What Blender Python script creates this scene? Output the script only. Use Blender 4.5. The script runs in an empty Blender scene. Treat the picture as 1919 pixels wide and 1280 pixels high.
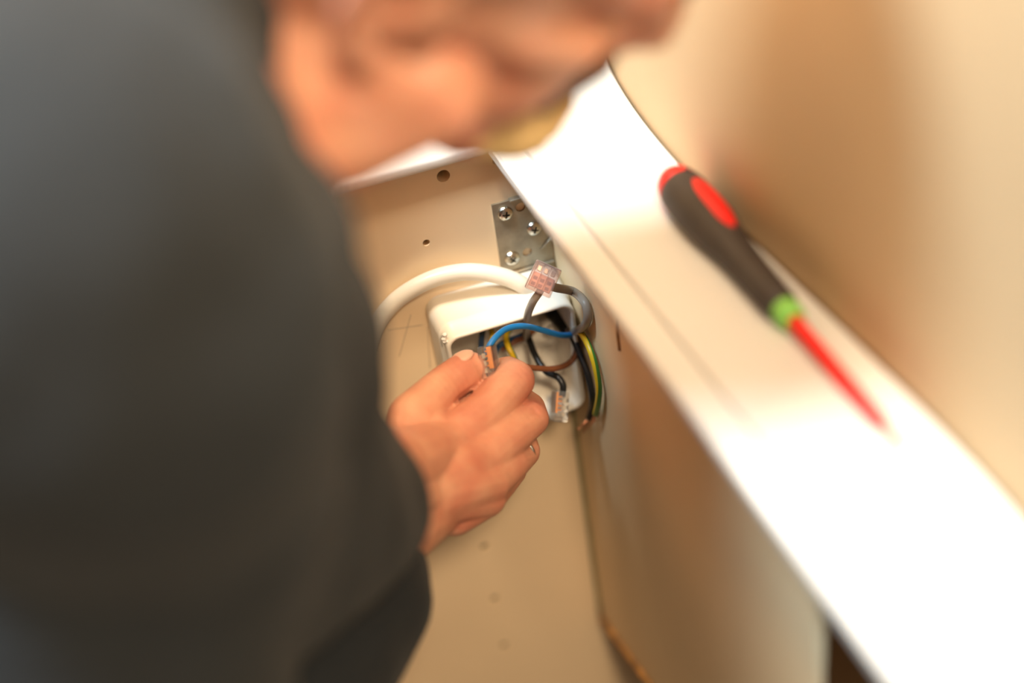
import bpy, bmesh, math, random
import numpy as np
from mathutils import Vector, Matrix, noise

random.seed(4)
SC = bpy.context.scene
COL = SC.collection

# ------------------------------------------------------------------ camera
# World frame (metres): origin in the corner where the back panel (y=0) meets the
# side panel (x=0); x right, y away from the viewer, z up.
F_PX = 2665.0
AX = Vector((0.94455621, -0.30365466, -0.12492965))     # camera right in the world
AD = Vector((-0.28336975, -0.56164408, -0.77734003))    # camera down in the world
AF = Vector((0.16587692, 0.76964263, -0.61655094))      # camera forward in the world
CAM = Vector((-0.17665647, -0.66489823, 0.46867619))


def U(px, py, d):
    return CAM + (AF + AX * ((px - 959.5) / F_PX) + AD * ((py - 640) / F_PX)) * d


def PY(px, py, y):
    r = U(px, py, 1) - CAM
    return CAM + r * ((y - CAM.y) / r.y)


def PX(px, py, x):
    r = U(px, py, 1) - CAM
    return CAM + r * ((x - CAM.x) / r.x)


def PZ(px, py, z):
    r = U(px, py, 1) - CAM
    return CAM + r * ((z - CAM.z) / r.z)


cam_d = bpy.data.cameras.new('camera')
cam = bpy.data.objects.new('camera', cam_d)
COL.objects.link(cam)
R3 = Matrix((AX, -AD, -AF)).transposed()
cam.matrix_world = Matrix.Translation(CAM) @ R3.to_4x4()
cam_d.sensor_width = 36
cam_d.lens = F_PX / 1919 * 36
cam_d.clip_start = 0.02
cam_d.dof.use_dof = True
cam_d.dof.focus_distance = 0.787
cam_d.dof.aperture_fstop = 1.7
SC.camera = cam

# ------------------------------------------------------------------ light
SC.view_settings.view_transform = 'Standard'
SC.view_settings.look = 'None'
SC.view_settings.gamma = 1
SC.view_settings.use_curve_mapping = False
SC.view_settings.exposure = 0.0

w = bpy.data.worlds.new('room_light')
SC.world = w
w.use_nodes = True
w.node_tree.nodes['Background'].inputs[0].default_value = (1.0, 0.85, 0.68, 1)
w.node_tree.nodes['Background'].inputs[1].default_value = 0.15


def area(name, loc, target, size, power, color):
    l = bpy.data.lights.new(name, 'AREA')
    l.shape = 'DISK'
    l.size = size
    l.energy = power
    l.color = color
    o = bpy.data.objects.new(name, l)
    COL.objects.link(o)
    o.location = loc
    d = Vector(target) - Vector(loc)
    o.rotation_euler = d.to_track_quat('-Z', 'Y').to_euler()
    return o


area('ceiling_lamp_light', (-0.24, -0.36, 1.45), (-0.05, -0.05, 0), 0.20, 17, (1.0, 0.81, 0.58))
area('front_fill_light', (-0.14, -1.55, 1.50), (-0.05, -0.1, -0.1), 0.26, 35, (1.0, 0.77, 0.52))  # added fill from behind the camera, brightens back panel and hand
area('overhead_fill_light', (-0.40, -0.75, 1.75), (-0.40, -0.75, 0), 1.3, 9, (1.0, 0.84, 0.64))  # added soft top fill standing in for ceiling bounce, no real panel
area('window_light', (-0.66, -0.30, 1.60), (-0.42, -0.33, 0.25), 0.45, 56, (0.66, 0.85, 1.0))

# ------------------------------------------------------------------ materials
MATS = {}


def nodes_of(m):
    m.use_nodes = True
    nt = m.node_tree
    return nt, nt.nodes['Principled BSDF']


def mat(name, col, rough=0.5, metal=0.0, var=0.0, scale=60.0, bump=0.0, bscale=None, trans=0.0,
        ior=1.45, sss=0.0, coat=0.0, col2=None, sheen=0.0, stretch=None, detail=4.0):
    """Procedural principled material: noise drives a colour variation and a fine relief."""
    if name in MATS:
        return MATS[name]
    m = bpy.data.materials.new(name)
    nt, b = nodes_of(m)
    N, L = nt.nodes, nt.links
    b.inputs['Roughness'].default_value = rough
    b.inputs['Metallic'].default_value = metal
    b.inputs['Transmission Weight'].default_value = trans
    b.inputs['IOR'].default_value = ior
    b.inputs['Coat Weight'].default_value = coat
    b.inputs['Sheen Weight'].default_value = sheen
    if sss:
        b.inputs['Subsurface Weight'].default_value = sss
        b.inputs['Subsurface Radius'].default_value = (1.0, 0.35, 0.2)
        b.inputs['Subsurface Scale'].default_value = 0.004
    tc = N.new('ShaderNodeTexCoord')
    src = tc.outputs['Object']
    if stretch:
        mp = N.new('ShaderNodeMapping')
        mp.inputs['Scale'].default_value = stretch
        L.new(src, mp.inputs[0])
        src = mp.outputs[0]
    nz = N.new('ShaderNodeTexNoise')
    nz.inputs['Scale'].default_value = scale
    nz.inputs['Detail'].default_value = detail
    L.new(src, nz.inputs['Vector'])
    c1 = tuple(col) + (1,)
    if col2 is None:
        col2 = tuple(max(0, min(1, c * (1 - var))) for c in col)
    mx = N.new('ShaderNodeMix')
    mx.data_type = 'RGBA'
    rp = N.new('ShaderNodeValToRGB')
    rp.color_ramp.elements[0].position = 0.35
    rp.color_ramp.elements[1].position = 0.68
    L.new(nz.outputs['Fac'], rp.inputs[0])
    L.new(rp.outputs[0], mx.inputs['Factor'])
    mx.inputs['A'].default_value = c1
    mx.inputs['B'].default_value = tuple(col2) + (1,)
    L.new(mx.outputs['Result'], b.inputs['Base Color'])
    if bump:
        n2 = N.new('ShaderNodeTexNoise')
        n2.inputs['Scale'].default_value = bscale or scale * 4
        n2.inputs['Detail'].default_value = 5
        L.new(src, n2.inputs['Vector'])
        bp = N.new('ShaderNodeBump')
        bp.inputs['Strength'].default_value = bump
        bp.inputs['Distance'].default_value = 0.001
        L.new(n2.outputs['Fac'], bp.inputs['Height'])
        L.new(bp.outputs[0], b.inputs['Normal'])
    MATS[name] = m
    return m


M_panel = mat('cream_melamine', (0.90, 0.69, 0.45), 0.42, var=0.05, scale=9, bump=0.03, bscale=900)
M_side = mat('beige_melamine', (0.88, 0.66, 0.40), 0.45, var=0.05, scale=9, bump=0.03, bscale=900)
M_white = mat('white_lacquer', (0.66, 0.645, 0.615), 0.32, var=0.03, scale=14, bump=0.02, bscale=700)
M_wall = mat('tan_plaster', (0.66, 0.46, 0.255), 0.75, var=0.06, scale=7, bump=0.12, bscale=260)
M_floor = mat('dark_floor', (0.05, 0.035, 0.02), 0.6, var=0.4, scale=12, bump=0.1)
M_cavity_shade = mat('cavity_shade', (0.10, 0.05, 0.03), 0.9, var=0.3, scale=40)  # dark brown stands for shade in the void behind the holes
M_chip = mat('raw_chipboard', (0.80, 0.42, 0.13), 0.9, col2=(0.24, 0.14, 0.07), scale=60, bump=0.5, bscale=500)
M_seal = mat('olive_sealant', (0.37, 0.31, 0.16), 0.7, var=0.2, scale=60)
M_pencil = mat('pencil_graphite', (0.40, 0.32, 0.24), 0.8, var=0.3, scale=900)
M_boxw = mat('white_abs', (0.76, 0.70, 0.60), 0.35, var=0.03, scale=60, bump=0.03, bscale=1500)
M_plaster = mat('plaster_crumb', (0.88, 0.84, 0.78), 0.9, var=0.1, scale=900, bump=0.6, bscale=1400)
M_cable = mat('white_pvc', (0.76, 0.70, 0.59), 0.3, var=0.02, scale=80, bump=0.02, bscale=500)
M_steel = mat('galvanised_steel', (0.44, 0.375, 0.275), 0.45, metal=0.7, var=0.25, scale=130, bump=0.05, bscale=900)
M_screw = mat('bright_steel', (0.70, 0.67, 0.58), 0.24, metal=1.0, var=0.15, scale=300)
M_slot = mat('screw_recess', (0.10, 0.09, 0.08), 0.4, metal=0.8, var=0.2, scale=300)
M_blue = mat('blue_pvc', (0.012, 0.19, 0.52), 0.33, var=0.08, scale=120)
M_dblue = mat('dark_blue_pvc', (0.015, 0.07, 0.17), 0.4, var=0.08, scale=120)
M_black = mat('black_pvc', (0.012, 0.012, 0.012), 0.35, var=0.2, scale=120)
M_brown = mat('brown_pvc', (0.22, 0.075, 0.03), 0.35, var=0.15, scale=120)
M_grey = mat('grey_pvc', (0.31, 0.27, 0.22), 0.4, var=0.08, scale=120)
M_yel = mat('yellow_pvc', (0.75, 0.50, 0.02), 0.35, var=0.06, scale=120)
M_grn = mat('green_pvc', (0.05, 0.20, 0.03), 0.35, var=0.1, scale=120)
M_cu = mat('bare_copper', (0.80, 0.36, 0.20), 0.3, metal=1.0, var=0.2, scale=600)


def clear_plastic(name, tint, haze, milk):
    m = bpy.data.materials.new(name)
    m.use_nodes = True
    nt = m.node_tree
    N, L = nt.nodes, nt.links
    N.clear()
    out = N.new('ShaderNodeOutputMaterial')
    tr = N.new('ShaderNodeBsdfTransparent')
    tr.inputs[0].default_value = tuple(tint) + (1,)
    gl = N.new('ShaderNodeBsdfGlossy')
    gl.inputs['Roughness'].default_value = 0.07
    df = N.new('ShaderNodeBsdfDiffuse')
    df.inputs[0].default_value = tuple(milk) + (1,)
    nz = N.new('ShaderNodeTexNoise')
    nz.inputs['Scale'].default_value = 420
    mr = N.new('ShaderNodeMapRange')
    mr.inputs['To Min'].default_value = haze * 0.3
    mr.inputs['To Max'].default_value = haze * 1.7
    fr = N.new('ShaderNodeFresnel')
    fr.inputs[0].default_value = 1.5
    m1, m2 = N.new('ShaderNodeMixShader'), N.new('ShaderNodeMixShader')
    L.new(nz.outputs['Fac'], mr.inputs[0])
    L.new(mr.outputs[0], m1.inputs[0])
    L.new(tr.outputs[0], m1.inputs[1])
    L.new(df.outputs[0], m1.inputs[2])
    L.new(fr.outputs[0], m2.inputs[0])
    L.new(m1.outputs[0], m2.inputs[1])
    L.new(gl.outputs[0], m2.inputs[2])
    L.new(m2.outputs[0], out.inputs[0])
    return m


M_clear = clear_plastic('clear_polycarbonate', (0.97, 0.96, 0.94), 0.10, (0.9, 0.88, 0.84))
M_clearp = clear_plastic('pinkish_polycarbonate', (0.95, 0.80, 0.74), 0.18, (0.85, 0.62, 0.54))
M_orange = mat('orange_plastic', (0.95, 0.34, 0.03), 0.45, var=0.1, scale=300)
M_salmon = mat('salmon_plastic', (0.72, 0.36, 0.25), 0.5, col2=(0.55, 0.26, 0.19), scale=500)
M_tin = mat('tinned_contact', (0.88, 0.80, 0.66), 0.35, metal=0.5, var=0.3, scale=700)
M_maroon = mat('maroon_slot', (0.24, 0.06, 0.04), 0.6, var=0.2, scale=400)
M_skin = mat('skin', (0.80, 0.415, 0.265), 0.42, col2=(0.64, 0.235, 0.15), scale=34, bump=0.22, bscale=700, sss=0.18)
M_nail = mat('nail', (0.82, 0.46, 0.33), 0.28, var=0.06, scale=100)
M_jacket = mat('charcoal_fleece', (0.0112, 0.0142, 0.0175), 0.95, var=0.15, scale=30, bump=0.3, bscale=500, sheen=0.04)
M_trouser = mat('dark_workwear', (0.03, 0.03, 0.035), 0.9, var=0.15, scale=30, bump=0.3, bscale=500)
M_shoe = mat('black_leather', (0.02, 0.018, 0.016), 0.5, var=0.2, scale=60)
M_hair = mat('brown_hair', (0.10, 0.055, 0.028), 0.6, var=0.5, scale=260, bump=0.6, bscale=600)
M_beard = mat('blond_beard', (1.0, 0.70, 0.31), 0.7, var=0.15, scale=420, bump=0.6, bscale=800)
M_eye = mat('eye_white', (0.8, 0.76, 0.72), 0.2, var=0.05, scale=100)
M_iris = mat('iris_brown', (0.08, 0.05, 0.03), 0.15, var=0.3, scale=900)
M_lip = mat('lip', (0.55, 0.24, 0.18), 0.4, var=0.1, scale=200)
M_red = mat('red_plastic', (0.80, 0.012, 0.008), 0.35, var=0.06, scale=80)
M_grip = mat('black_rubber_grip', (0.045, 0.035, 0.03), 0.55, var=0.2, scale=80, bump=0.1, bscale=900)
M_green = mat('green_plastic', (0.22, 0.55, 0.10), 0.35, var=0.08, scale=80)
M_silver = mat('dark_silver', (0.35, 0.33, 0.30), 0.3, metal=1.0, var=0.3, scale=300)


# ------------------------------------------------------------------ builders
def mobj(name, bm_or_mesh, m, parent=None, smooth=True, recentre=False):
    if isinstance(bm_or_mesh, bmesh.types.BMesh):
        me = bpy.data.meshes.new(name)
        bmesh.ops.recalc_face_normals(bm_or_mesh, faces=bm_or_mesh.faces)
        bm_or_mesh.to_mesh(me)
        bm_or_mesh.free()
    else:
        me = bm_or_mesh
        me.name = name
    for mm in (m if isinstance(m, (list, tuple)) else [m]):
        me.materials.append(mm)
    if smooth:
        me.polygons.foreach_set('use_smooth', [True] * len(me.polygons))
    o = bpy.data.objects.new(name, me)
    COL.objects.link(o)
    if recentre and len(me.vertices):
        co = np.empty(len(me.vertices) * 3)
        me.vertices.foreach_get('co', co)
        co = co.reshape(-1, 3)
        c = (co.min(0) + co.max(0)) / 2
        c[2] = co[:, 2].min()
        me.transform(Matrix.Translation(-Vector(c)))
        o.location = c
    if parent is not None:
        o.parent = parent
        o.matrix_parent_inverse = world_inv(parent)
    return o


def local_mat(o):
    if o.rotation_mode == 'QUATERNION':
        return Matrix.LocRotScale(o.location, o.rotation_quaternion, o.scale)
    return Matrix.LocRotScale(o.location, o.rotation_euler, o.scale)


def world_inv(o):
    m = local_mat(o)
    while o.parent is not None:
        m = local_mat(o.parent) @ o.matrix_parent_inverse @ m
        o = o.parent
    return m.inverted()


def tag(o, label, cat, group=None):
    o['label'] = label
    o['category'] = cat
    if group:
        o['group'] = group
    return o


def struct(o, label=None, cat=None):
    o['kind'] = 'structure'
    if label:
        o['label'] = label
    if cat:
        o['category'] = cat
    return o


def thing(name, loc, label, cat, group=None):
    o = bpy.data.objects.new(name, None)
    o.empty_display_size = 0.02
    COL.objects.link(o)
    o.location = loc
    return tag(o, label, cat, group)


def add_box(bm, lo, hi, bevel=0.0, seg=2, mtx=None):
    r = bmesh.ops.create_cube(bm, size=1.0)
    vs = r['verts']
    lo, hi = Vector(lo), Vector(hi)
    for v in vs:
        v.co = Vector(((v.co.x + .5) * (hi.x - lo.x) + lo.x, (v.co.y + .5) * (hi.y - lo.y) + lo.y,
                       (v.co.z + .5) * (hi.z - lo.z) + lo.z))
    if bevel:
        es = list({e for v in vs for e in v.link_edges})
        rr = bmesh.ops.bevel(bm, geom=es, offset=bevel, segments=seg, affect='EDGES', profile=0.5)
        vs = list({v for f in rr['faces'] for v in f.verts} | {v for v in vs if v.is_valid})
    if mtx is not None:
        for v in vs:
            v.co = mtx @ v.co
    return vs


def catmull(pts, n=10):
    P = [Vector(p) for p in pts]
    P = [P[0] * 2 - P[1]] + P + [P[-1] * 2 - P[-2]]
    out = []
    for i in range(1, len(P) - 2):
        a, b, c, d = P[i - 1], P[i], P[i + 1], P[i + 2]
        for k in range(n):
            t = k / n
            out.append(0.5 * ((2 * b) + (c - a) * t + (2 * a - 5 * b + 4 * c - d) * t * t +
                              (3 * b - a - 3 * c + d) * t ** 3))
    out.append(P[-2])
    return out


def add_tube(bm, path, rad, n=12, cap=True, twist=0.0, split=None, phase=0.0):
    """Sweep a ring along a polyline; rad a number or a function of 0..1. split: material by angle."""
    N = len(path)
    T = []
    for i in range(N):
        T.append((path[min(i + 1, N - 1)] - path[max(i - 1, 0)]).normalized())
    ref = Vector((0, 0, 1)) if abs(T[0].z) < .9 else Vector((1, 0, 0))
    nrm = (ref - T[0] * ref.dot(T[0])).normalized()
    rings = []
    for i in range(N):
        nrm = (nrm - T[i] * nrm.dot(T[i])).normalized()
        bn = T[i].cross(nrm)
        r = rad(i / (N - 1)) if callable(rad) else rad
        ring = []
        for k in range(n):
            a = 2 * math.pi * k / n + twist * i / (N - 1) + phase
            ring.append(bm.verts.new(path[i] + (nrm * math.cos(a) + bn * math.sin(a)) * r))
        rings.append(ring)
    for i in range(N - 1):
        for k in range(n):
            f = bm.faces.new((rings[i][k], rings[i][(k + 1) % n], rings[i + 1][(k + 1) % n], rings[i + 1][k]))
            if split:
                f.material_index = split(k, n)
    if cap:
        bm.faces.new(list(reversed(rings[0])))
        bm.faces.new(rings[-1])
    return rings


def add_lathe(bm, prof, origin, axis, n=32, sy=1.0, side=None):
    """prof: list of (t along axis, radius)."""
    axis = Vector(axis).normalized()
    ref = Vector(side) if side is not None else (Vector((0, 0, 1)) if abs(axis.z) < .9 else Vector((1, 0, 0)))
    a = (ref - axis * ref.dot(axis)).normalized()
    b = axis.cross(a)
    rings = []
    for t, r in prof:
        c = Vector(origin) + axis * t
        if r < 1e-7:
            rings.append([bm.verts.new(c)])
        else:
            rings.append([bm.verts.new(c + (a * math.cos(2 * math.pi * k / n) * sy + b * math.sin(2 * math.pi * k / n)) * r)
                          for k in range(n)])
    for i in range(len(rings) - 1):
        p, q = rings[i], rings[i + 1]
        for k in range(n):
            k2 = (k + 1) % n
            if len(p) == 1 and len(q) == 1:
                continue
            if len(p) == 1:
                bm.faces.new((p[0], q[k], q[k2]))
            elif len(q) == 1:
                bm.faces.new((p[k], p[k2], q[0]))
            else:
                bm.faces.new((p[k], p[k2], q[k2], q[k]))
    if len(rings[0]) > 1:
        bm.faces.new(list(reversed(rings[0])))
    if len(rings[-1]) > 1:
        bm.faces.new(rings[-1])


def plate(name, outline, holes, thick, mtx):
    """Flat sheet with real round holes: outline [(u,v)], holes [(u,v,r)], extruded by thick, placed by mtx."""
    cu = bpy.data.curves.new(name, 'CURVE')
    cu.dimensions = '2D'
    cu.fill_mode = 'BOTH'
    cu.extrude = thick / 2

    def spline(pts):
        s = cu.splines.new('POLY')
        s.points.add(len(pts) - 1)
        for p, q in zip(s.points, pts):
            p.co = (q[0], q[1], 0, 1)
        s.use_cyclic_u = True
    spline(outline)
    for (u, v, r) in holes:
        spline([(u + r * math.cos(2 * math.pi * k / 24), v + r * math.sin(2 * math.pi * k / 24)) for k in range(24)])
    o = bpy.data.objects.new(name, cu)
    COL.objects.link(o)
    dg = bpy.context.evaluated_depsgraph_get()
    me = bpy.data.meshes.new_from_object(o.evaluated_get(dg))
    bpy.data.objects.remove(o)
    bpy.data.curves.remove(cu)
    me.transform(mtx)
    return me


def add_capsule(bm, p0, r0, p1, r1, n=16, h=5, flat=None):
    """Tapered limb segment with round ends; flat=(axis, factor) squashes it about its middle line."""
    p0, p1 = Vector(p0), Vector(p1)
    ax = p1 - p0
    L = ax.length
    ax = ax.normalized() if L > 1e-9 else Vector((0, 0, 1))
    prof = [(-r0 * math.cos(math.pi / 2 * k / h), r0 * math.sin(math.pi / 2 * k / h)) for k in range(h + 1)]
    prof += [(L + r1 * math.sin(math.pi / 2 * k / h), r1 * math.cos(math.pi / 2 * k / h)) for k in range(h + 1)]
    prof[0] = (prof[0][0], 0)
    prof[-1] = (prof[-1][0], 0)
    start = len(bm.verts)
    add_lathe(bm, prof, p0, ax, n)
    if flat:
        bm.verts.ensure_lookup_table()
        fa, k = Vector(flat[0]).normalized(), flat[1]
        for v in bm.verts[start:]:
            t = max(0, min(1, (v.co - p0).dot(ax) / max(L, 1e-6)))
            c = p0 + ax * (t * L)
            d = (v.co - c).dot(fa)
            v.co -= fa * d * (1 - k)


def add_chain(bm, pts, n=16):
    for (a, ra), (b, rb) in zip(pts[:-1], pts[1:]):
        add_capsule(bm, a, ra, b, rb, n)


def add_ellipsoid(bm, c, radii, mtx=None, n=24):
    r = bmesh.ops.create_uvsphere(bm, u_segments=n, v_segments=n // 2, radius=1)
    for v in r['verts']:
        p = Vector((v.co.x * radii[0], v.co.y * radii[1], v.co.z * radii[2]))
        if mtx is not None:
            p = mtx @ p
        v.co = p + Vector(c)
    return r['verts']


def fuse(bm, voxel, smooth):
    """Union of overlapping closed shapes into one continuous skin."""
    me = bpy.data.meshes.new('fuse')
    bmesh.ops.recalc_face_normals(bm, faces=bm.faces)
    bm.to_mesh(me)
    bm.free()
    o = bpy.data.objects.new('fuse', me)
    COL.objects.link(o)
    r = o.modifiers.new('r', 'REMESH')
    r.mode = 'VOXEL'
    r.voxel_size = voxel
    if smooth:
        s = o.modifiers.new('s', 'SMOOTH')
        s.factor = 0.5
        s.iterations = smooth
    dg = bpy.context.evaluated_depsgraph_get()
    out = bpy.data.meshes.new_from_object(o.evaluated_get(dg))
    bpy.data.objects.remove(o)
    bpy.data.meshes.remove(me)
    return out


def sculpt(me, fn):
    n = len(me.vertices)
    co = np.empty(n * 3)
    no = np.empty(n * 3)
    me.vertices.foreach_get('co', co)
    me.vertices.foreach_get('normal', no)
    co = co.reshape(-1, 3)
    no = no.reshape(-1, 3)
    co2 = fn(co.copy(), no)
    me.vertices.foreach_set('co', co2.reshape(-1))
    me.update()


def join_meshes(meshes):
    bm = bmesh.new()
    for me in meshes:
        bm.from_mesh(me)
        bpy.data.meshes.remove(me)
    return bm


# ------------------------------------------------------------------ the setting
ROTA = Matrix(((1, 0, 0, 0), (0, 0, 1, 0), (0, 1, 0, 0), (0, 0, 0, 1)))     # (u,v,w) -> (u, w, v)
TOPZ = 0.078                                                                # top of the white ledge

p = PY(831, 330, 0); hA = (p.x, p.z, 0.0038)
p = PY(799, 455, 0); hB = (p.x, p.z, 0.0021)
p = PY(928, 303, 0); hC = (p.x, p.z, 0.0016)
shelf = []
for q in ((908, 1025), (928, 1122), (945, 1210)):
    p = PY(*q, 0)
    shelf.append((-0.0744, p.z, 0.0030))
me = plate('wall_back', [(-0.75, -0.95), (0.20, -0.95), (0.20, 0.0708), (-0.75, 0.0708)],
           [hA, hB, hC] + shelf, 0.018, Matrix.Translation((0, 0.009, 0)) @ ROTA)
wall_back = struct(mobj('wall_back', me, M_panel, smooth=False),
                   'cream laminate back panel with drilled holes behind the junction box', 'wall panel')
bm = bmesh.new()
add_box(bm, (-0.75, 0.0185, -0.95), (0.20, 0.030, 0.0735))
mobj('cavity_shade_sheet', bm, M_cavity_shade, wall_back, smooth=False)  # added dark sheet, its colour gives the drilled holes their shade
M_hole_shade = mat('olive_hole_shade', (0.20, 0.155, 0.07), 0.8, var=0.3, scale=90)  # shade inside the blind shelf-pin holes, put in as dark olive
for z in [q[1] for q in shelf]:
    bm = bmesh.new()
    add_box(bm, (-0.0790, 0.0022, z - 0.0045), (-0.0698, 0.0175, z + 0.0045))
    mobj('hole_shade', bm, M_hole_shade, wall_back, smooth=False)  # dark block as hole bottom, shade is in its colour


def strip(name, pts, wid, m, parent, up):
    bm = bmesh.new()
    path = [Vector(p) for p in pts]
    add_tube(bm, path, wid, 6)
    return mobj(name, bm, m, parent)


for a, b in (((725, 619), (792, 609)), ((770, 590), (748, 668)), ((801, 612), (806, 690))):
    strip('pencil_line', [PY(*a, -0.0001), PY(*b, -0.0001)], 0.00015, M_pencil, wall_back, None)

# white rail along the top of the back panel
bm = bmesh.new()
add_box(bm, (-0.75, -0.007, 0.0712), (-0.030, 0.10, 0.0775), 0.0018, 3)
struct(mobj('trim_1', bm, M_white), 'white rail capping the back panel, behind the chin', 'trim')

# side panel with its sloping raw lower edge
e0, e1 = PX(1135, 1165, 0.0), PX(1220, 1280, 0.0)
sl = (e1.z - e0.z) / (e1.y - e0.y)
zb = lambda y: e0.z + (y - e0.y) * sl
me = plate('wall_side', [(-0.0005, zb(0)), (-0.3285, zb(-0.3285)), (-0.3285, 0.0708), (-0.0005, 0.0708)], [], 0.004,
           Matrix.Translation((0.002, 0, 0)) @ Matrix(((0, 0, 1, 0), (1, 0, 0, 0), (0, 1, 0, 0), (0, 0, 0, 1))))
wall_side = struct(mobj('wall_side', me, M_side, smooth=False),
                   'beige side panel below the white ledge, right of the junction box', 'wall panel')
bm = bmesh.new()
add_tube(bm, [Vector((-0.0004, y, zb(y) - 0.0012)) for y in np.linspace(-0.004, -0.3285, 14)], 0.0031, 6)
mobj('raw_edge', bm, M_chip, wall_side)['label'] = 'bare chipboard edge along the bottom'
bm = bmesh.new()
add_tube(bm, [Vector((-0.0008, -0.0008, z)) for z in np.linspace(-0.104, zb(0) - 0.001, 12)], 0.0021, 8)
mobj('corner_seam', bm, M_seal, wall_side)['label'] = 'olive sealant line in the corner'
bm = bmesh.new()
a, b = PX(1156, 598, -0.0002), PX(1162, 656, -0.0002)
add_tube(bm, [a, a.lerp(b, .5) + Vector((0, .0006, 0)), b], 0.0011, 6)
mobj('chipped_slot', bm, M_chip, wall_side)['label'] = 'narrow brown chip in the laminate'

# white ledge: left edge and right edge follow gentle curves
zt, zl = TOPZ, TOPZ - 0.0065
LEFT = [PZ(x, y, zl) for x, y in ((935, 300), (1045, 470), (1190, 675), (1377, 905), (1520, 1100), (1680, 1285))]
RIGHT = [PZ(x, y, zt) for x, y in ((1135, 110), (1200, 210), (1270, 312), (1422, 452), (1600, 632), (1760, 800), (1919, 975))]
GROOVE = [PZ(x, y, zt) for x, y in ((1000, 302), (1100, 430), (1300, 680), (1500, 918))]


def fit(pts, deg=2):
    return np.poly1d(np.polyfit([p.y for p in pts], [p.x for p in pts], deg))


fl, fr, fg = fit(LEFT, 1), fit(RIGHT, 3), fit(GROOVE, 1)


def xr(y):
    y = min(0.075, max(-0.36, y))
    return float(fr(y))


ys = list(np.linspace(0.24, -0.62, 60))
bm = bmesh.new()
rows = []
for y in ys:
    l, g, r = float(fl(y)), float(fg(y)), xr(y)
    prof = [(l, zl), (l, zt - .0016), (l + .0016, zt), (g - .0016, zt), (g - .0008, zt - .0030), (g + .0008, zt - .0030), (g + .0016, zt),
            (r - .0012, zt), (r, zt - .0012), (r, zl)]
    rows.append([bm.verts.new((x, y, z)) for x, z in prof])
for a, b in zip(rows[:-1], rows[1:]):
    for k in range(len(a)):
        k2 = (k + 1) % len(a)
        bm.faces.new((a[k], a[k2], b[k2], b[k]))
bm.faces.new(rows[0])
bm.faces.new(list(reversed(rows[-1])))
ledge = struct(mobj('trim_2', bm, M_white, smooth=False), 'glossy white ledge board carrying the screwdriver', 'ledge')

# room wall rising behind the ledge
bm = bmesh.new()
rows = []
for y in list(np.linspace(0.24, -1.1, 70)):
    rows.append([bm.verts.new((xr(y) + .0012 + dx, y, z)) for dx, z in ((0, -.95), (0, 1.5), (.05, 1.5), (.05, -.95))])
for a, b in zip(rows[:-1], rows[1:]):
    for k in range(4):
        bm.faces.new((a[k], a[(k + 1) % 4], b[(k + 1) % 4], b[k]))
bm.faces.new(rows[0])
bm.faces.new(list(reversed(rows[-1])))
struct(mobj('wall_right', bm, M_wall), 'tan plastered wall rising beside the white ledge', 'wall')
# wall far behind the ledge, floor
bm = bmesh.new()
add_box(bm, (-1.4, 0.24, -0.95), (0.12, 0.29, 1.5))
struct(mobj('wall_far', bm, M_wall, smooth=False), 'tan wall beyond the cabinet, behind the head', 'wall')
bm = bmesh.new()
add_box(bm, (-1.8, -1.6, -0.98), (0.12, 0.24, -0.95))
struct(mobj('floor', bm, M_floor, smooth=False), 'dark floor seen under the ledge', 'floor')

# ------------------------------------------------------------------ junction box
BX0, BX1, BZ0, BZ1, BD = -0.0815, -0.0010, -0.0985, -0.0150, 0.040


def rrect(x0, x1, z0, z1, r, y, n=6):
    out = []
    for cx, cz, a0 in ((x1 - r, z1 - r, 0), (x0 + r, z1 - r, 90), (x0 + r, z0 + r, 180), (x1 - r, z0 + r, 270)):
        for k in range(n + 1):
            a = math.radians(a0 + 90 * k / n)
            out.append(Vector((cx + r * math.cos(a), y, cz + r * math.sin(a))))
    return out


jb = thing('junction_box', ((BX0 + BX1) / 2, 0, BZ0), 'open white plastic junction box fixed in the cabinet corner', 'junction box')
bm = bmesh.new()
rings = []
for y, o, r in ((-0.0002, 0.0, .009), (-0.002, -.0003, .009), (-0.0265, .0002, .009), (-0.0280, .0006, .009), (-0.0285, .0016, .008),
                (-0.0390, .0018, .008), (-BD, .0026, .007), (-BD, .0040, .006), (-0.0385, .0046, .006), (-0.0040, .0052, .006)):
    rings.append([bm.verts.new(v) for v in rrect(BX0 + o, BX1 - o, BZ0 + o, BZ1 - o, r, y)])
for a, b in zip(rings[:-1], rings[1:]):
    n = len(a)
    for k in range(n):
        bm.faces.new((a[k], a[(k + 1) % n], b[(k + 1) % n], b[k]))
bm.faces.new(rings[0])
bm.faces.new(list(reversed(rings[-1])))
mobj('box_body', bm, M_boxw, jb)
for px, py in ((1048, 604), (1028, 742), (880, 680)):
    c = PY(px, py, -0.010)
    c.x = max(BX0 + .010, min(BX1 - .010, c.x))
    bm = bmesh.new()
    add_lathe(bm, [(0, .0060), (.010, .0052), (.0105, .0048), (.0105, .0024), (.004, .0020)], (c.x, -0.0035, c.z), (0, -1, 0), 24)
    sp = mobj('screw_post', bm, M_boxw, jb)
bm = bmesh.new()
cE = PY(1045, 648, -0.0045)
for r in (0.0135, 0.0095):
    add_tube(bm, [Vector((cE.x - .002 + r * math.cos(a), -0.0045, cE.z - .006 + r * math.sin(a))) for a in np.linspace(0, 2 * math.pi, 33)], 0.0006, 6, cap=False)
mobj('knockout_ring', bm, M_boxw, jb)
bm = bmesh.new()
for k in range(9):
    c = PY(833 + random.uniform(-3, 5), 632 + random.uniform(-6, 9), -0.037)
    vs = add_ellipsoid(bm, c, [random.uniform(.0006, .0017) for _ in range(3)], n=8)
mobj('plaster_crumb', bm, M_plaster, jb)

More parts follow.
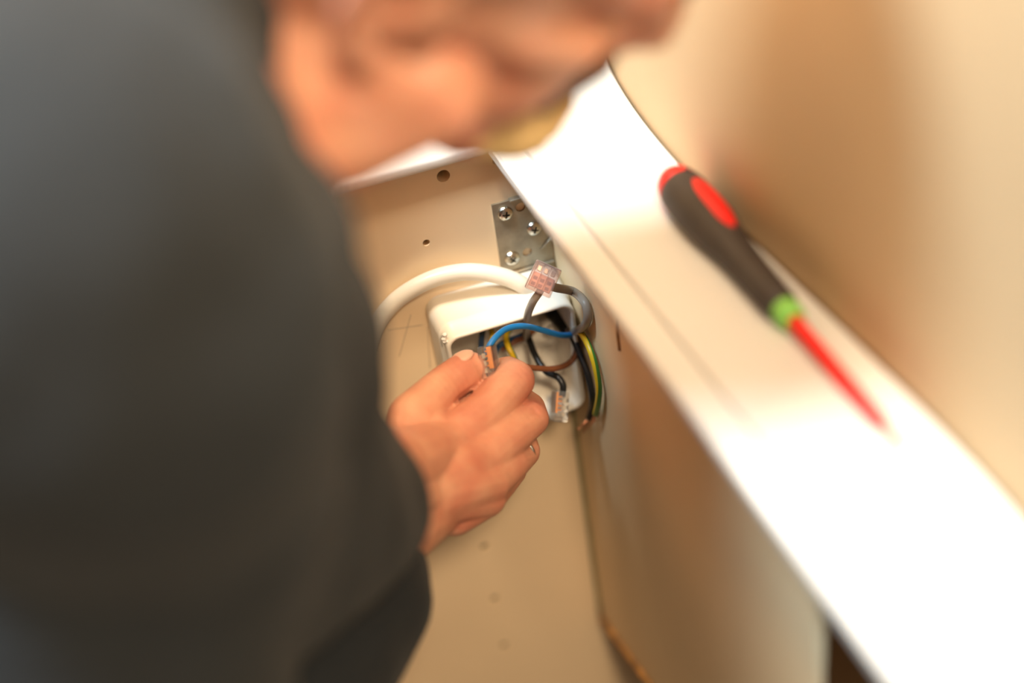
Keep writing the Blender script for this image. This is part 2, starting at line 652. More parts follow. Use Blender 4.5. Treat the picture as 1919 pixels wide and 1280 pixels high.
# ------------------------------------------------------------------ metal bracket with screws
br = thing('metal_bracket', (-0.0165, 0, -0.022), 'grey galvanised steel bracket screwed beside the white ledge', 'bracket')
scr = [PY(945, 397, 0), PY(999, 425, 0), PY(958, 481, 0)]
hol = [PY(974, 386, 0), PY(987, 470, 0)]
me = plate('plate', [(-0.0332, -0.0225), (-0.0008, -0.0225), (-0.0008, 0.0354), (-0.0328, 0.0354)],
           [(h.x, h.z, 0.0029) for h in hol], 0.0014, Matrix.Translation((0, -0.0007, 0)) @ ROTA)
mobj('plate', me, M_steel, br, smooth=False)
bm = bmesh.new()
add_box(bm, (-0.0226, -0.0040, 0.0352), (-0.0008, -0.0002, 0.0368), .0004, 1)
mobj('top_flange', bm, M_steel, br, smooth=False)
bm = bmesh.new()
a, b = PY(1012, 468, -0.0014), PY(1034, 443, -0.0014)
add_tube(bm, [a, a.lerp(b, .5) + Vector((0, -.0006, 0)), b + Vector((0, -.001, 0))], lambda t: 0.0004 + .0009 * t, 8)
mobj('gusset_rib', bm, M_steel, br)
bm = bmesh.new()
add_box(bm, (-0.0300, -0.0030, -0.0140), (-0.0008, -0.0013, -0.0122), .0006, 1)
mobj('lower_rib', bm, M_steel, br, smooth=False)


def screw_mesh():
    bm = bmesh.new()
    prof = [(0, .0041), (.0008, .0042), (.0016, .0037), (.0022, .0028), (.0026, .0016), (.0027, .0)]
    add_lathe(bm, prof, (0, 0, 0), (0, -1, 0), 28)
    me = bpy.data.meshes.new('s')
    bmesh.ops.recalc_face_normals(bm, faces=bm.faces)
    bm.to_mesh(me)
    bm.free()
    o = bpy.data.objects.new('s', me)
    COL.objects.link(o)
    bm = bmesh.new()
    add_box(bm, (-.0021, -.004, -.00045), (.0021, -.0012, .00045))
    m2 = bpy.data.meshes.new('c')
    bm.to_mesh(m2)
    bm.free()
    cut = bpy.data.objects.new('c', m2)
    COL.objects.link(cut)
    bm = bmesh.new()
    add_box(bm, (-.00045, -.004, -.0021), (.00045, -.0012, .0021))
    m3 = bpy.data.meshes.new('c')
    bm.to_mesh(m3)
    bm.free()
    cut2 = bpy.data.objects.new('c', m3)
    COL.objects.link(cut2)
    for c in (cut, cut2):
        md = o.modifiers.new('b', 'BOOLEAN')
        md.operation = 'DIFFERENCE'
        md.object = c
        md.solver = 'EXACT'
    dg = bpy.context.evaluated_depsgraph_get()
    out = bpy.data.meshes.new_from_object(o.evaluated_get(dg))
    for x in (o, cut, cut2):
        bpy.data.objects.remove(x)
    return out


sm = screw_mesh()
sm.materials.append(M_screw)
bm = bmesh.new()
add_box(bm, (-.0019, -.00145, -.0004), (.0019, -.00125, .0004))
add_box(bm, (-.0004, -.00145, -.0019), (.0004, -.00125, .0019))
recess = bpy.data.meshes.new('recess')
bm.to_mesh(recess)
bm.free()
recess.materials.append(M_slot)
for i, s in enumerate(scr):
    o = bpy.data.objects.new('screw', sm)
    COL.objects.link(o)
    o.location = (s.x, -0.0014, s.z)
    o.scale = (1.1, 1.1, 1.1)
    o.rotation_euler = (0, math.radians((12, 20, 48)[i]), 0)
    o.parent = br
    o.matrix_parent_inverse = world_inv(br)
    c = bpy.data.objects.new('recess', recess)
    COL.objects.link(c)
    c.parent = o
    if i == 0:
        o['label'] = 'shiny cross-head pan screw'

# ------------------------------------------------------------------ cable and wires
cb = [Vector((-.118, -.006, -.945)), Vector((-.121, -.006, -.70)), PY(705, 1270, -.006), PY(690, 1050, -.006), PY(678, 850, -.006), PY(676, 720, -.0055), PY(698, 625, -.0055), (PY(738, 567, -.006)), PY(800, 527, -.008), PY(865, 510, -.011),
      PY(925, 514, -.015), PY(972, 530, -.018), PY(1003, 556, -.019)]
cb.append(cb[-1] + Vector((0.002, 0.0, -0.006)))
bm = bmesh.new()
add_tube(bm, catmull(cb, 12), 0.0050, 20)
tag(mobj('white_cable', bm, M_cable, recentre=True), 'thick white cable arching over the junction box', 'cable')

WR = 0.00175


def front(px, py, y):
    p = PY(px, py, y)
    return p if p.x < -.0035 else PX(px, py, -.0035)


def wire(name, pts, m, label, r=WR, copper=None, split=False, n=9):
    path = catmull([front(*p) for p in pts], n)
    root = thing(name, path[0], label, 'wire')
    bm = bmesh.new()
    if split:
        add_tube(bm, path, r, 14, twist=split, split=lambda k, n: 1 if (k % n) < n * 0.45 else 0, phase=1.9)
        mobj('insulation', bm, [M_yel, M_grn], root)
    else:
        add_tube(bm, path, r, 12)
        mobj('insulation', bm, m, root)
    if copper:
        end = path[-1]
        for tgt in copper:
            q = front(*tgt)
            bm = bmesh.new()
            mid = end.lerp(q, .5) + Vector((random.uniform(-.0006, .0006), random.uniform(-.0005, .0005), 0))
            add_tube(bm, catmull([end - (q - end) * .15, mid, q], 5), 0.00034, 6)
            mobj('copper_strand', bm, M_cu, root)
    return root


wire('blue_wire', [(1062, 618, -.027), (1074, 626, -.035), (1050, 628, -.042), (1010, 617, -.048), (980, 611, -.055), (950, 616, -.060), (928, 633, -.068),
                   (914, 655, -.072), (913, 668, -.073)], M_blue, 'bright blue wire arching to the connector held in the fingers')
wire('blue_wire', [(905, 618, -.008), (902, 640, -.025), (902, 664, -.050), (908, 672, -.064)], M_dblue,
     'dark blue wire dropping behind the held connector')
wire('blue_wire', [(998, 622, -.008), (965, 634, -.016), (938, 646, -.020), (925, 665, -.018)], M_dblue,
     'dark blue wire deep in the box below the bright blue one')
wire('grey_wire', [(985, 640, -.010), (987, 615, -.030), (989, 590, -.045), (998, 567, -.053), (1010, 549, -.056), (1014, 540, -.056)], M_grey,
     'grey wire rising from the box into the pinkish connector', r=.0022)
wire('grey_wire', [(1062, 618, -.027), (1076, 620, -.037), (1090, 615, -.042), (1101, 598, -.043), (1096, 568, -.047), (1075, 547, -.050), (1045, 540, -.053),
                   (1030, 536, -.055)], M_grey, 'grey wire looping right around the box corner', r=.0025)
wire('black_wire', [(1064, 620, -.027), (1074, 634, -.036), (1086, 662, -.043), (1101, 700, -.046), (1110, 740, -.049), (1109, 766, -.049), (1104, 784, -.049)],
     M_black, 'black wire hanging beside the green and yellow one', r=.0021,
     copper=[(1094, 811, -.050), (1091, 808, -.049), (1100, 806, -.051), (1082, 806, -.052), (1088, 800, -.052)])
wire('earth_wire', [(1064, 618, -.027), (1084, 620, -.040), (1100, 642, -.044), (1114, 680, -.043), (1122, 722, -.047), (1121, 752, -.048), (1116, 776, -.048)],
     None, 'green and yellow wire hanging outside the box, frayed end', split=2.6, r=.0019,
     copper=[(1112, 795, -.049), (1107, 792, -.048), (1116, 791, -.050), (1104, 800, -.050)])
wire('brown_wire', [(1062, 620, -.027), (1076, 636, -.034), (1080, 660, -.040), (1066, 681, -.042), (1038, 691, -.048), (1005, 690, -.052), (975, 686, -.054)],
     M_brown, 'brown wire curving from the cable end behind the index finger')
wire('black_wire', [(984, 610, -.008), (991, 634, -.018), (1002, 664, -.029), (1022, 695, -.040), (1045, 707, -.048), (1055, 722, -.052), (1054, 742, -.054)],
     M_black, 'black wire curving into the small dangling connector', r=.0020)
wire('earth_wire', [(958, 612, -.007), (949, 630, -.017), (953, 650, -.026), (964, 672, -.030), (970, 700, -.028)], None,
     'green and yellow wire inside the box above the index finger', split=1.2, r=.0018)
wire('brown_wire', [(1002, 618, -.008), (985, 632, -.016), (965, 640, -.019), (940, 655, -.018)], M_brown, 'brown wire deep inside the box near its top edge')
wire('yellow_wire', [(918, 612, -.008), (923, 628, -.016), (920, 650, -.020)], M_yel, 'short dull yellow wire at the back, left in the box')
# sheathed cable end the loose wires come out of
bm = bmesh.new()
c0 = PY(1063, 618, -.028)
add_tube(bm, catmull([Vector((c0.x - .004, -.0045, c0.z + .002)), c0 + Vector((-.001, .008, 0)), c0 + Vector((.0002, -.002, -.0004))], 6), 0.0042, 16)
tag(mobj('cable_sheath', bm, M_black, recentre=True), 'black sheath end where five wires leave the cable', 'cable')


# ------------------------------------------------------------------ push-in connectors
def connector(centre, top, face, label, clear, core, poles=3, slab=False, core_wide=True, wd=.0140, ln=.0176, th=.0086):
    """top: direction of the wire entries; face: direction of the window side."""
    zc = (Vector(top)).normalized()
    yc = -(Vector(face) - zc * Vector(face).dot(zc)).normalized()
    xc = yc.cross(zc)
    mt = Matrix((xc, yc, zc)).transposed().to_4x4()
    mt.translation = centre
    root = thing('wire_connector', centre, label, 'connector')
    root.rotation_mode = 'QUATERNION'
    root.rotation_quaternion = mt.to_quaternion()

    def part(name, bm, m, smooth=False):
        for v in bm.verts:
            v.co = mt @ v.co
        return mobj(name, bm, m, root, smooth)
    bm = bmesh.new()
    add_box(bm, (-wd / 2, -th / 2, -ln / 2), (wd / 2, th / 2, ln / 2), .0008, 2)
    hs = part('housing', bm, clear)
    bm = bmesh.new()
    if slab:
        add_box(bm, (-wd / 2 + .0007, -th / 2 + .0006, -ln / 2 + .0050), (wd / 2 - .0007, -th / 2 + (.0032 if core_wide else .0018), ln / 2 - .0008), .0003, 1)
        for k in range(4):
            z = -ln / 2 + .0065 + k * .0026
            add_box(bm, (-wd / 2 + .0009, -th / 2 + .0017, z), (wd / 2 - .0009, -th / 2 + .0042, z + .0009), .0002, 1)
    else:
        add_box(bm, (-wd / 2 + .0012, -th / 2 + .0012, -.0020), (wd / 2 - .0012, th / 2 - .0016, ln / 2 - .0022), .0004, 1)
    part('core', bm, core)
    pw = (wd - .003) / poles
    for k in range(poles):
        x = -wd / 2 + .0015 + pw * (k + .5)
        bm = bmesh.new()
        if slab:
            for q in range(3):
                add_box(bm, (x - pw * .38, -th / 2 + .0046, -ln / 2 + .0030 + q * .0040), (x + pw * .38, th / 2 - .0014, -ln / 2 + .0058 + q * .0040), .0003, 1)
        else:
            add_box(bm, (x - pw * .30, -th / 2 + .0009, -ln / 2 + .0022), (x + pw * .30, th / 2 - .0020, -.0030), .0003, 1)
        part('contact', bm, M_tin)
        bm = bmesh.new()
        for z0 in (.0002, .0034):
            add_box(bm, (x - pw * .28, -th / 2 + .0008, z0), (x + pw * .28, -th / 2 + .0014, z0 + .0019))
        part('window', bm, M_maroon)
        bm = bmesh.new()
        add_box(bm, (x + pw * .46, -th / 2 - .0003, -ln / 2 + .001), (x + pw * .54, -th / 2 + .0006, ln / 2 - .001), .0001, 1)
        part('divider_rib', bm, clear)
    return root


c1 = PY(1018, 523, -.056)
connector(c1, U(1007, 552, .77) - U(1032, 496, .77), U(1018, 523, .6) - U(1018, 523, .77) - AD * .02,
          'pinkish clear push-in connector at the top of the grey wires', M_clearp, M_salmon, wd=.0150, ln=.0165)
c2 = PY(917, 678, -.076)
connector(c2, U(911, 651, .77) - U(921, 706, .77), AX * .96 - AF * .25 - AD * .1, 'clear orange connector held between thumb and index finger', M_clear, M_orange,
          slab=True, wd=.0120, ln=.0176, th=.0080)
c3 = PY(1048, 761, -.055)
connector(c3, U(1050, 731, .77) - U(1046, 791, .77), -AX * .96 - AF * .25 - AD * .1, 'clear orange connector dangling from the black wire', M_clear, M_orange,
          slab=True, core_wide=False, wd=.0120, ln=.0182, th=.0082)

# ------------------------------------------------------------------ screwdriver on the ledge
h0 = PZ(1268, 345, TOPZ + .011)
tip = PZ(1706, 856, TOPZ + .0032)
ax = (tip - h0)
SL = ax.length
ax.normalize()
up = (Vector((0, 0, 1)) - ax * ax.z).normalized()
sd = thing('screwdriver', (h0.x, (h0.y + tip.y) / 2, TOPZ), 'red and black insulated tester screwdriver lying on the white ledge', 'screwdriver')
bm = bmesh.new()
add_lathe(bm, [(-.009, 0), (-.0085, .0035), (-.0065, .0068), (-.003, .0092), (.002, .0106), (.006, .0109)], h0, ax, 32, 1.0)
mobj('end_cap', bm, M_red, sd)
bm = bmesh.new()
add_lathe(bm, [(.004, .0100), (.0055, .0113), (.012, .0119), (.030, .0122), (.040, .0119), (.052, .0104), (.064, .0091), (.080, .0084),
               (.095, .0082), (.106, .0079), (.1085, .0064)], h0, ax, 32, 1.0)
mobj('grip', bm, M_grip, sd)
inl = (up * .80 + ax.cross(up) * -.60)
if inl.x < 0:
    inl = up * .80 + ax.cross(up) * .60
# the inlay looks up and towards the viewer
inl = (up * .86 + Vector((-0.2, 0, 0)) + Vector((.45, 0, 0))).normalized()
inl = (inl - ax * inl.dot(ax)).normalized()
mI = Matrix((inl, inl.cross(ax) * -1, ax)).transposed()
bm = bmesh.new()
add_ellipsoid(bm, h0 + ax * .0330 + inl * .0092, (.0044, .0056, .0235), mI, 24)
mobj('inlay', bm, M_red, sd)
bm = bmesh.new()
add_lathe(bm, [(.0120 - .010, .0016), (.0128 - .010, .0012), (.0129 - .010, 0)], h0 + ax * .0065 + inl * .0095, inl, 12)
mobj('indicator_dot', bm, M_grip, sd)
bm = bmesh.new()
add_lathe(bm, [(.106, .0052), (.108, .0062), (.113, .0066), (.117, .0060), (.1185, .0045)], h0, ax, 28)
mobj('collar', bm, M_green, sd)
bm = bmesh.new()
add_lathe(bm, [(.117, .0040), (.124, .0034), (SL - .022, .0028), (SL - .020, .0020)], h0, ax, 20)
mobj('insulated_shaft', bm, M_red, sd)
bm = bmesh.new()
add_lathe(bm, [(SL - .021, .0016), (SL - .006, .0016), (SL - .001, .0009), (SL, .0003)], h0, ax, 16)
mobj('blade', bm, M_screw, sd)

# ------------------------------------------------------------------ the person
RS = U(60, 430, .37)            # right shoulder, nearest the camera
NB = U(390, 190, .53)            # base of the neck
LS = NB + (NB - RS) * .7 + Vector((-.06, -.02, .03))
PEL = NB + Vector((-0.42, 0.02, -0.33))
ELB = U(300, 1010, .49)
WRI = U(752, 935, .700)
foot_r, foot_l = Vector((-.80, -.42, -.95)), Vector((-.78, -.08, -.95))
person = thing('person', ((foot_r + foot_l) / 2), 'person in a charcoal jacket leaning in and holding a connector', 'person')

# hand, right, seen from its back
T = lambda x, y, d: U(x, y, d)
bm = bmesh.new()
thumb = [(T(768, 850, .734), .0150), (T(775, 783, .742), .0138), (T(833, 723, .760), .0110), (T(866, 700, .766), .0108), (T(883, 690, .769), .0090)]
index = [(T(842, 830, .742), .0142), (T(908, 773, .755), .0119), (T(963, 713, .770), .0116), (T(952, 701, .786), .0100), (T(938, 700, .797), .0088), (T(922, 712, .797), .0074)]
middle = [(T(888, 868, .740), .0138), (T(945, 825, .754), .0115), (T(995, 785, .770), .0100), (T(993, 765, .787), .0088), (T(972, 748, .797), .0082), (T(945, 748, .798), .0070)]
ringf = [(T(912, 900, .742), .0128), (T(955, 868, .758), .0105), (T(982, 846, .774), .0090), (T(978, 822, .790), .0080), (T(955, 805, .797), .0075), (T(930, 800, .797), .0065)]
pinky = [(T(908, 930, .745), .0112), (T(938, 905, .760), .0090), (T(960, 882, .772), .0080), (T(952, 858, .785), .0072), (T(935, 842, .790), .0065), (T(915, 838, .790), .0058)]
for ch in (thumb, index, middle, ringf, pinky):
    add_chain(bm, ch)
wr = WRI
for ch, r0, r1 in ((index, .020, .0142), (middle, .021, .0140), (ringf, .020, .0132), (pinky, .018, .0118)):
    add_capsule(bm, wr.lerp(ch[0][0], -.15), r0, ch[0][0], r1)
add_capsule(bm, T(830, 850, .742), .019, T(800, 815, .745), .017)
add_capsule(bm, T(845, 905, .738), .020, T(880, 880, .752), .016)
add_capsule(bm, T(850, 955, .738), .014, T(905, 935, .746), .011)
# palm side fullness and the web of the thumb
add_capsule(bm, T(815, 800, .752), .013, T(842, 788, .760), .010)
add_capsule(bm, T(850, 790, .768), .012, T(890, 755, .784), .010)
add_capsule(bm, T(850, 850, .765), .016, T(900, 830, .775), .012)
fdir = (ELB - WRI).normalized()
side = AD.cross(fdir).cross(fdir).normalized()
side = (AD - fdir * AD.dot(fdir)).normalized()
for s in (-.015, 0, .015):
    add_chain(bm, [(WRI + side * s * 1.25 + fdir * .10, .027), (WRI + side * s + fdir * .02, .0215), (WRI + side * s * .9 + (T(850, 875, .752) - WRI) * .45, .0175),
                   (T(858, 872, .757) + side * s, .012)])
hand_me = fuse(bm, 0.0009, 8)
KN = [index[2][0], middle[2][0], ringf[2][0], index[0][0], middle[0][0], ringf[0][0]]


def hand_fn(co, no):
    # tendons, knuckle rise and skin folds as real relief
    d = np.zeros(len(co))
    toC = np.array(-AF)
    facing = np.clip(no @ toC, 0, 1)
    for ch in (index, middle, ringf, pinky):
        a, b = np.array(wr.lerp(ch[0][0], .45)), np.array(ch[0][0])
        ab = b - a
        t = np.clip(((co - a) @ ab) / (ab @ ab), 0, 1)
        q = a + t[:, None] * ab
        dist = np.linalg.norm(np.cross(co - q, toC), axis=1)
        d += facing * 0.0012 * np.exp(-(dist / .0035) ** 2) * np.sin(np.pi * np.clip(t, 0, 1)) ** .5
    for k in (3, 4, 5):
        p = np.array(KN[k])
        dist = np.linalg.norm(np.cross(co - p, toC), axis=1)
        d += facing * 0.0022 * np.exp(-(dist / .0085) ** 2)
    # creases between thumb and fingers
    for a, b, dep, wid in ((U(795, 795, .742), U(897, 733, .760), .0030, .0026), (U(900, 842, .745), U(1000, 772, .765), .0026, .0024),
                           (U(925, 893, .745), U(1008, 832, .768), .0022, .0024)):
        a, b = np.array(a), np.array(b)
        ab = b - a
        tt = ((co - a) @ ab) / (ab @ ab)
        t = np.clip(tt, 0, 1)
        q = a + t[:, None] * ab
        dist = np.linalg.norm(np.cross(co - q, toC), axis=1)
        d -= np.clip(facing * 1.5, 0, 1) * dep * np.exp(-(dist / wid) ** 2) * np.clip(t * 1.3, 0, 1)
    # fine folds over the finger joints
    for k, ch in ((0, index), (1, middle)):
        p = np.array(KN[k])
        ax_ = np.array((ch[2][0] - ch[1][0]).normalized())
        u = (co - p) @ ax_
        dist = np.linalg.norm(co - p, axis=1)
        d -= 0.00035 * np.exp(-(dist / .011) ** 2) * (np.sin(u / .0011) ** 2) * facing
    # wrinkles on the thumb joint
    p = np.array(thumb[2][0])
    ax_ = np.array((thumb[3][0] - thumb[2][0]).normalized())
    u = (co - p) @ ax_
    d -= 0.0003 * np.exp(-(np.linalg.norm(co - p, axis=1) / .012) ** 2) * (np.sin(u / .0012) ** 2)
    return co + no * d[:, None]


sculpt(hand_me, hand_fn)

# head in its own frame: x forward, y to its left, z up
f_c, u_c = Vector((.867, -.300, -.398)), Vector((.492, .393, .776))
HS = 0.90
to_w = lambda v: (AX * v.x - AD * v.y - AF * v.z)
hf = to_w(f_c).normalized()
hu = to_w(u_c)
hu = (hu - hf * hu.dot(hf)).normalized()
hl = hu.cross(hf)
HR = Matrix((hf, hl, hu)).transposed()
HC = CAM + AX * -.0270 + AD * -.159 + AF * .475
HM = HR.to_4x4() @ Matrix.Scale(HS, 4)
HM.translation = HC
HR = HR * HS
H = lambda x, y, z: HM @ Vector((x, y, z))
bm = bmesh.new()
E_ = lambda c, r: add_ellipsoid(bm, H(*c), r, HR)
E_((-.012, 0, .048), (.098, .077, .084))
E_((-.030, 0, .010), (.070, .070, .062))
E_((.050, 0, .045), (.046, .062, .058))
E_((.055, 0, -.020), (.044, .056, .055))
E_((.052, 0, -.045), (.046, .056, .056))
E_((.020, 0, .002), (.062, .069, .050))
E_((.058, 0, -.068), (.038, .046, .040))
E_((.082, 0, -.096), (.018, .022, .017))
for s in (-1, 1):
    add_capsule(bm, H(.005, s * .058, -.040), .018, H(.066, s * .026, -.095), .016)
    add_capsule(bm, H(.072, s * .036, -.012), .014, H(.045, s * .052, -.006), .012)
    add_capsule(bm, H(.088, s * .012, .034), .012, H(.072, s * .046, .036), .011)
    E_((.100, s * .011, -.030), (.012, .010, .009))
    # ear: rim, lobe, inner bowl edge
    rim = [(-.004, -.004), (.010, .014), (.012, .028), (.002, .037), (-.012, .034), (-.021, .020), (-.020, .002), (-.012, -.016), (-.003, -.027)]
    pts = [H(x - .004, s * (.073 + .010 * (0.012 - x) / .03), z) for x, z in rim]
    for a, b in zip(pts[:-1], pts[1:]):
        add_capsule(bm, a, .0042, b, .0042, 10)
    E_((-.008, s * .0745, -.026), (.0085, .006, .010))
    E_((-.012, s * .0735, .004), (.016, .005, .026))
    add_capsule(bm, H(.008, s * .073, .004), .005, H(.006, s * .074, -.008), .0045, 10)
add_capsule(bm, H(.093, 0, .030), .0095, H(.112, 0, -.018), .0115)
E_((.114, 0, -.024), (.0125, .0135, .011))
add_capsule(bm, H(.096, -.020, -.058), .0065, H(.096, .020, -.058), .0065)
add_capsule(bm, H(.100, -.012, -.055), .0065, H(.100, .012, -.055), .0065)
add_capsule(bm, H(.097, -.014, -.068), .0070, H(.097, .014, -.068), .0070)
# flesh under the jaw
add_capsule(bm, U(640, 262, .50), .018, U(830, 190, .485), .014)
add_capsule(bm, U(620, 200, .50), .022, U(800, 150, .485), .020)
# neck runs into the same skin
add_chain(bm, [(H(-.030, 0, -.010), .060), (H(-.036, 0, -.060), .056), (NB.lerp(HC, .25), .056), (NB, .060)], 24)
head_me = fuse(bm, 0.0021, 9)
HMi = np.array(HM.inverted())


def head_fn(co, no):
    h = (HMi @ np.c_[co, np.ones(len(co))].T).T[:, :3]
    d = np.zeros(len(co))
    for s in (-1, 1):
        d -= 0.010 * np.exp(-((h[:, 1] - s * .032) / .015) ** 2 - ((h[:, 2] - .014) / .011) ** 2) * (h[:, 0] > .05)
        d -= 0.004 * np.exp(-((h[:, 1] - s * .020) / .006) ** 2 - ((h[:, 2] + .030) / .016) ** 2) * (h[:, 0] > .06)
        # ear bowl
        d -= 0.005 * np.exp(-((h[:, 0] + .008) / .007) ** 2 - ((h[:, 2] - .006) / .012) ** 2) * (h[:, 1] * s > .066)
    d -= 0.003 * np.exp(-((h[:, 2] + .0615) / .0022) ** 2 - (h[:, 1] / .022) ** 2) * (h[:, 0] > .07)
    return co + no * d[:, None]


sculpt(head_me, head_fn)

# trunk, arms, legs under the clothes
bm = bmesh.new()
mid = NB.lerp(PEL, .45)
sh = (RS - LS).normalized()
add_chain(bm, [(NB, .058), (NB.lerp(PEL, .22), .085), (mid, .095), (NB.lerp(PEL, .75), .09), (PEL, .10)], 20)
for s in (-1, 1):
    add_chain(bm, [(NB.lerp(PEL, .3) + sh * .06 * s, .075), (NB.lerp(PEL, .8) + sh * .05 * s, .08), (PEL + sh * .06 * s, .085)], 20)
add_chain(bm, [(NB, .05), (NB.lerp(RS, .6), .048), (RS, .052), (RS.lerp(ELB, .5), .047), (ELB, .040), (ELB.lerp(WRI, .35), .040), (WRI + fdir * .10, .020)], 20)
LE = LS + Vector((-.20, .0, -.17))
LW = LE + Vector((-.14, -.06, -.19))
add_chain(bm, [(NB, .05), (LS, .052), (LS.lerp(LE, .5), .046), (LE, .040), (LE.lerp(LW, .4), .038), (LW, .028), (LW + Vector((-.06, 0, -.05)), .026), (LW + Vector((-.11, 0, -.09)), .014)], 20)
knees = []
for ft, s in ((foot_r, 1), (foot_l, -1)):
    hip = PEL + Vector((0, -.09 * s, -.02))
    kn = hip.lerp(ft, .5) + Vector((.07, 0, 0))
    knees.append((hip, kn, ft))
    add_chain(bm, [(hip, .085), (hip.lerp(kn, .5), .075), (kn, .055), (kn.lerp(ft, .35), .055), (ft + Vector((0, 0, .10)), .038), (ft + Vector((.02, 0, .05)), .036), (ft + Vector((.16, 0, .035)), .030)], 20)
body_me = fuse(bm, 0.007, 4)
body = mobj('body', join_meshes([body_me, head_me, hand_me]), M_skin, person)

# thumb nail
bm = bmesh.new()
tdir = (thumb[4][0] - thumb[2][0]).normalized()
nn = (-AF * .45 - AD * .80 - AX * .38)
nn = (nn - tdir * nn.dot(tdir)).normalized()
mN = Matrix((tdir, nn.cross(tdir), nn)).transposed()
add_ellipsoid(bm, thumb[3][0] + tdir * .0035 + nn * .0084, (.0070, .0064, .0022), mN, 20)
mobj('thumbnail', bm, M_nail, person)

# ring on the ring finger
bm = bmesh.new()
rc, rd = ringf[1][0].lerp(ringf[2][0], .75), (ringf[2][0] - ringf[1][0]).normalized()
ra = rd.orthogonal().normalized()
rb = rd.cross(ra)
add_tube(bm, [rc + (ra * math.cos(t) + rb * math.sin(t)) * .0083 for t in np.linspace(0, 2 * math.pi, 41)], .0009, 8, cap=False)
tag(mobj('ring', bm, M_silver, recentre=True), 'dark silver ring on a curled finger of the hand', 'ring')

# jacket: sleeve, shoulder, trunk, collar
bm = bmesh.new()
CUF = WRI + fdir * .084
add_chain(bm, [(NB + Vector((-.03, 0, -.01)), .066), (NB.lerp(PEL, .22), .098), (mid, .110), (NB.lerp(PEL, .75), .105), (PEL, .115), (PEL + Vector((-.03, 0, -.10)), .12)], 24)
for s in (-1, 1):
    add_chain(bm, [(NB.lerp(PEL, .3) + sh * .07 * s, .085), (NB.lerp(PEL, .8) + sh * .06 * s, .092), (PEL + sh * .07 * s, .095)], 24)
add_chain(bm, [(NB + Vector((-.03, 0, -.01)), .060), (NB.lerp(RS, .6), .056), (RS, .074), (U(150, 560, .385), .075), (U(250, 740, .43), .066), (ELB, .058), (ELB.lerp(WRI, .4), .056), (CUF, .044)], 24)
add_chain(bm, [(NB + Vector((-.03, 0, -.01)), .060), (LS, .062), (LS.lerp(LE, .5), .058), (LE, .052), (LE.lerp(LW, .4), .048), (LW, .042)], 24)
# folds of cloth in the crook of the arm and the bulging cuff
add_capsule(bm, U(430, 490, .46), .044, U(500, 580, .49), .038)
add_capsule(bm, U(500, 600, .50), .040, U(545, 720, .54), .037)
add_capsule(bm, U(560, 790, .56), .036, U(640, 850, .63), .026)
add_capsule(bm, U(650, 1110, .675), .0415, U(545, 1310, .63), .044)
add_capsule(bm, U(632, 1030, .665), .038, U(650, 1100, .672), .040)
add_chain(bm, [(U(150, 1000, .66), .10), (U(420, 1180, .70), .075), (U(380, 1350, .70), .10)], 24)
add_chain(bm, [(U(120, 880, .455), .064), (U(90, 1080, .47), .078), (U(60, 1320, .49), .095)], 24)
add_capsule(bm, U(150, 40, .42), .058, U(60, 200, .39), .066)
add_chain(bm, [(U(300, -60, .47), .050), (U(330, 60, .48), .042), (U(360, 200, .49), .036)], 20)
jk = fuse(bm, 0.0045, 5)
cdir = (CUF - ELB).normalized()


def jacket_fn(co, no):
    out = co.copy()
    for i in range(len(co)):
        v = Vector(co[i])
        q = noise.noise(v * 16) * .0042 + noise.noise(v * 38 + Vector((3, 1, 7))) * .0018
        out[i] += no[i] * q
    return out


sculpt(jk, jacket_fn)
# open the cuff so that the hand leaves the sleeve
bm = bmesh.new()
bm.from_mesh(jk)
bpy.data.meshes.remove(jk)
bmesh.ops.delete(bm, geom=[f for f in bm.faces if (f.calc_center_median() - CUF).dot(cdir) > .030 and (f.calc_center_median() - CUF).cross(cdir).length < .034 and (f.calc_center_median() - CUF).length < .06], context='FACES')
jo = mobj('jacket', bm, M_jacket, person)
sol = jo.modifiers.new('cloth_thickness', 'SOLIDIFY')
sol.thickness = .003
sol.offset = -1
# collar: a standing band round the neck
bm = bmesh.new()
na = (HC - NB).normalized()
a1 = na.orthogonal().normalized()
b1 = na.cross(a1)
rows = []
for t, r in ((-.035, .070), (-.015, .066), (.0, .0625), (.008, .0625), (.008, .059), (.0, .059), (-.015, .060)):
    rows.append([bm.verts.new(NB + Vector((-.012, 0, 0)) + na * t + (a1 * math.cos(k * math.pi / 20) + b1 * math.sin(k * math.pi / 20)) * r) for k in range(40)])
for a, b in zip(rows[:-1], rows[1:]):
    for k in range(40):
        bm.faces.new((a[k], a[(k + 1) % 40], b[(k + 1) % 40], b[k]))
mobj('collar', bm, M_jacket, jo)

# trousers and shoes
bm = bmesh.new()
for hip, kn, ft in knees:
    add_chain(bm, [(PEL, .108), (hip, .098), (hip.lerp(kn, .5), .088), (kn, .070), (kn.lerp(ft, .35), .068), (ft + Vector((0, 0, .09)), .060)], 20)
mobj('trousers', fuse(bm, .008, 4), M_trouser, person)
for hip, kn, ft in knees:
    bm = bmesh.new()
    add_chain(bm, [(ft + Vector((-.03, 0, .046)), .044), (ft + Vector((.06, 0, .042)), .042), (ft + Vector((.19, 0, .036)), .036)], 20)
    add_capsule(bm, ft + Vector((0, 0, .05)), .05, ft + Vector((0, 0, .11)), .048)
    mobj('shoe', fuse(bm, .006, 3), M_shoe, person)

# hair, beard, brows, eyes
bm = bmesh.new()
add_ellipsoid(bm, H(-.013, 0, .049), (.1035, .0825, .0895), HR, 140)
HI = HM.inverted()


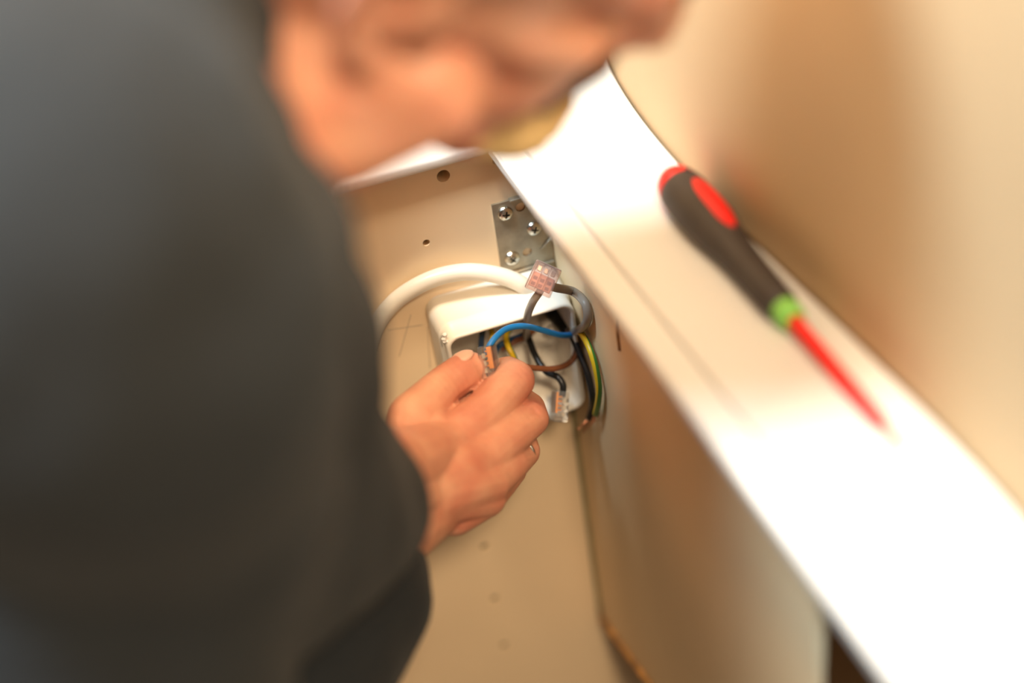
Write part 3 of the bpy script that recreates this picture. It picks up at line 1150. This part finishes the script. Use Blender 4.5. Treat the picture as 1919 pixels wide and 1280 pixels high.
def scalp(f):
    c = HI @ f.calc_center_median()
    if c.x > .045 and c.z < .085:
        return True
    if c.z < -.02 + .0 * c.x:
        return True
    return abs(c.y) > .055 and c.z < .045 and c.x > -.035


bmesh.ops.delete(bm, geom=[f for f in bm.faces if scalp(f)], context='FACES')
for v in bm.verts:
    v.co += (v.co - H(-.013, 0, .049)).normalized() * noise.noise(v.co * 90) * .0025
hair = mobj('hair', bm, M_hair, person)
s_ = hair.modifiers.new('s', 'SOLIDIFY')
s_.thickness = .008
s_.offset = -.6
bm = bmesh.new()
E_((.084, 0, -.092), (.032, .036, .032))
E_((.097, 0, -.104), (.018, .024, .020))
for s in (-1, 1):
    add_capsule(bm, H(.058, s * .034, -.086), .0125, H(.078, s * .018, -.098), .016)
beard_me = fuse(bm, .0022, 4)


def beard_fn(co, no):
    out = co.copy()
    for i in range(len(co)):
        out[i] += no[i] * noise.noise(Vector(co[i]) * 240) * .002
    return out


sculpt(beard_me, beard_fn)
mobj('beard', beard_me, M_beard, person)['label'] = 'short fair chin beard'
bm = bmesh.new()
add_chain(bm, [(H(.088, -.030, -.062), .0045), (H(.104, -.012, -.046), .006), (H(.1065, 0, -.043), .0055), (H(.104, .012, -.046), .006), (H(.088, .030, -.062), .0045)], 12)
mobj('moustache', fuse(bm, .0014, 2), M_hair, person)
for s in (-1, 1):
    bm = bmesh.new()
    add_chain(bm, [(H(.0985, s * .014, .036), .0036), (H(.095, s * .032, .042), .0040), (H(.080, s * .050, .037), .0030)], 10)
    mobj('eyebrow', bm, M_hair, person)
    bm = bmesh.new()
    add_ellipsoid(bm, H(.0745, s * .032, .013), (.0122, .0122, .0118), HR, 20)
    ey = mobj('eye', bm, M_eye, person)
    bm = bmesh.new()
    add_ellipsoid(bm, H(.0840, s * .032, .010), (.0032, .0056, .0056), HR, 16)
    mobj('iris', bm, M_iris, ey)
    bm = bmesh.new()
    add_ellipsoid(bm, H(.0738, s * .032, .0158), (.0140, .0148, .0122), HR, 24)
    mobj('eyelid', bm, M_skin, person)
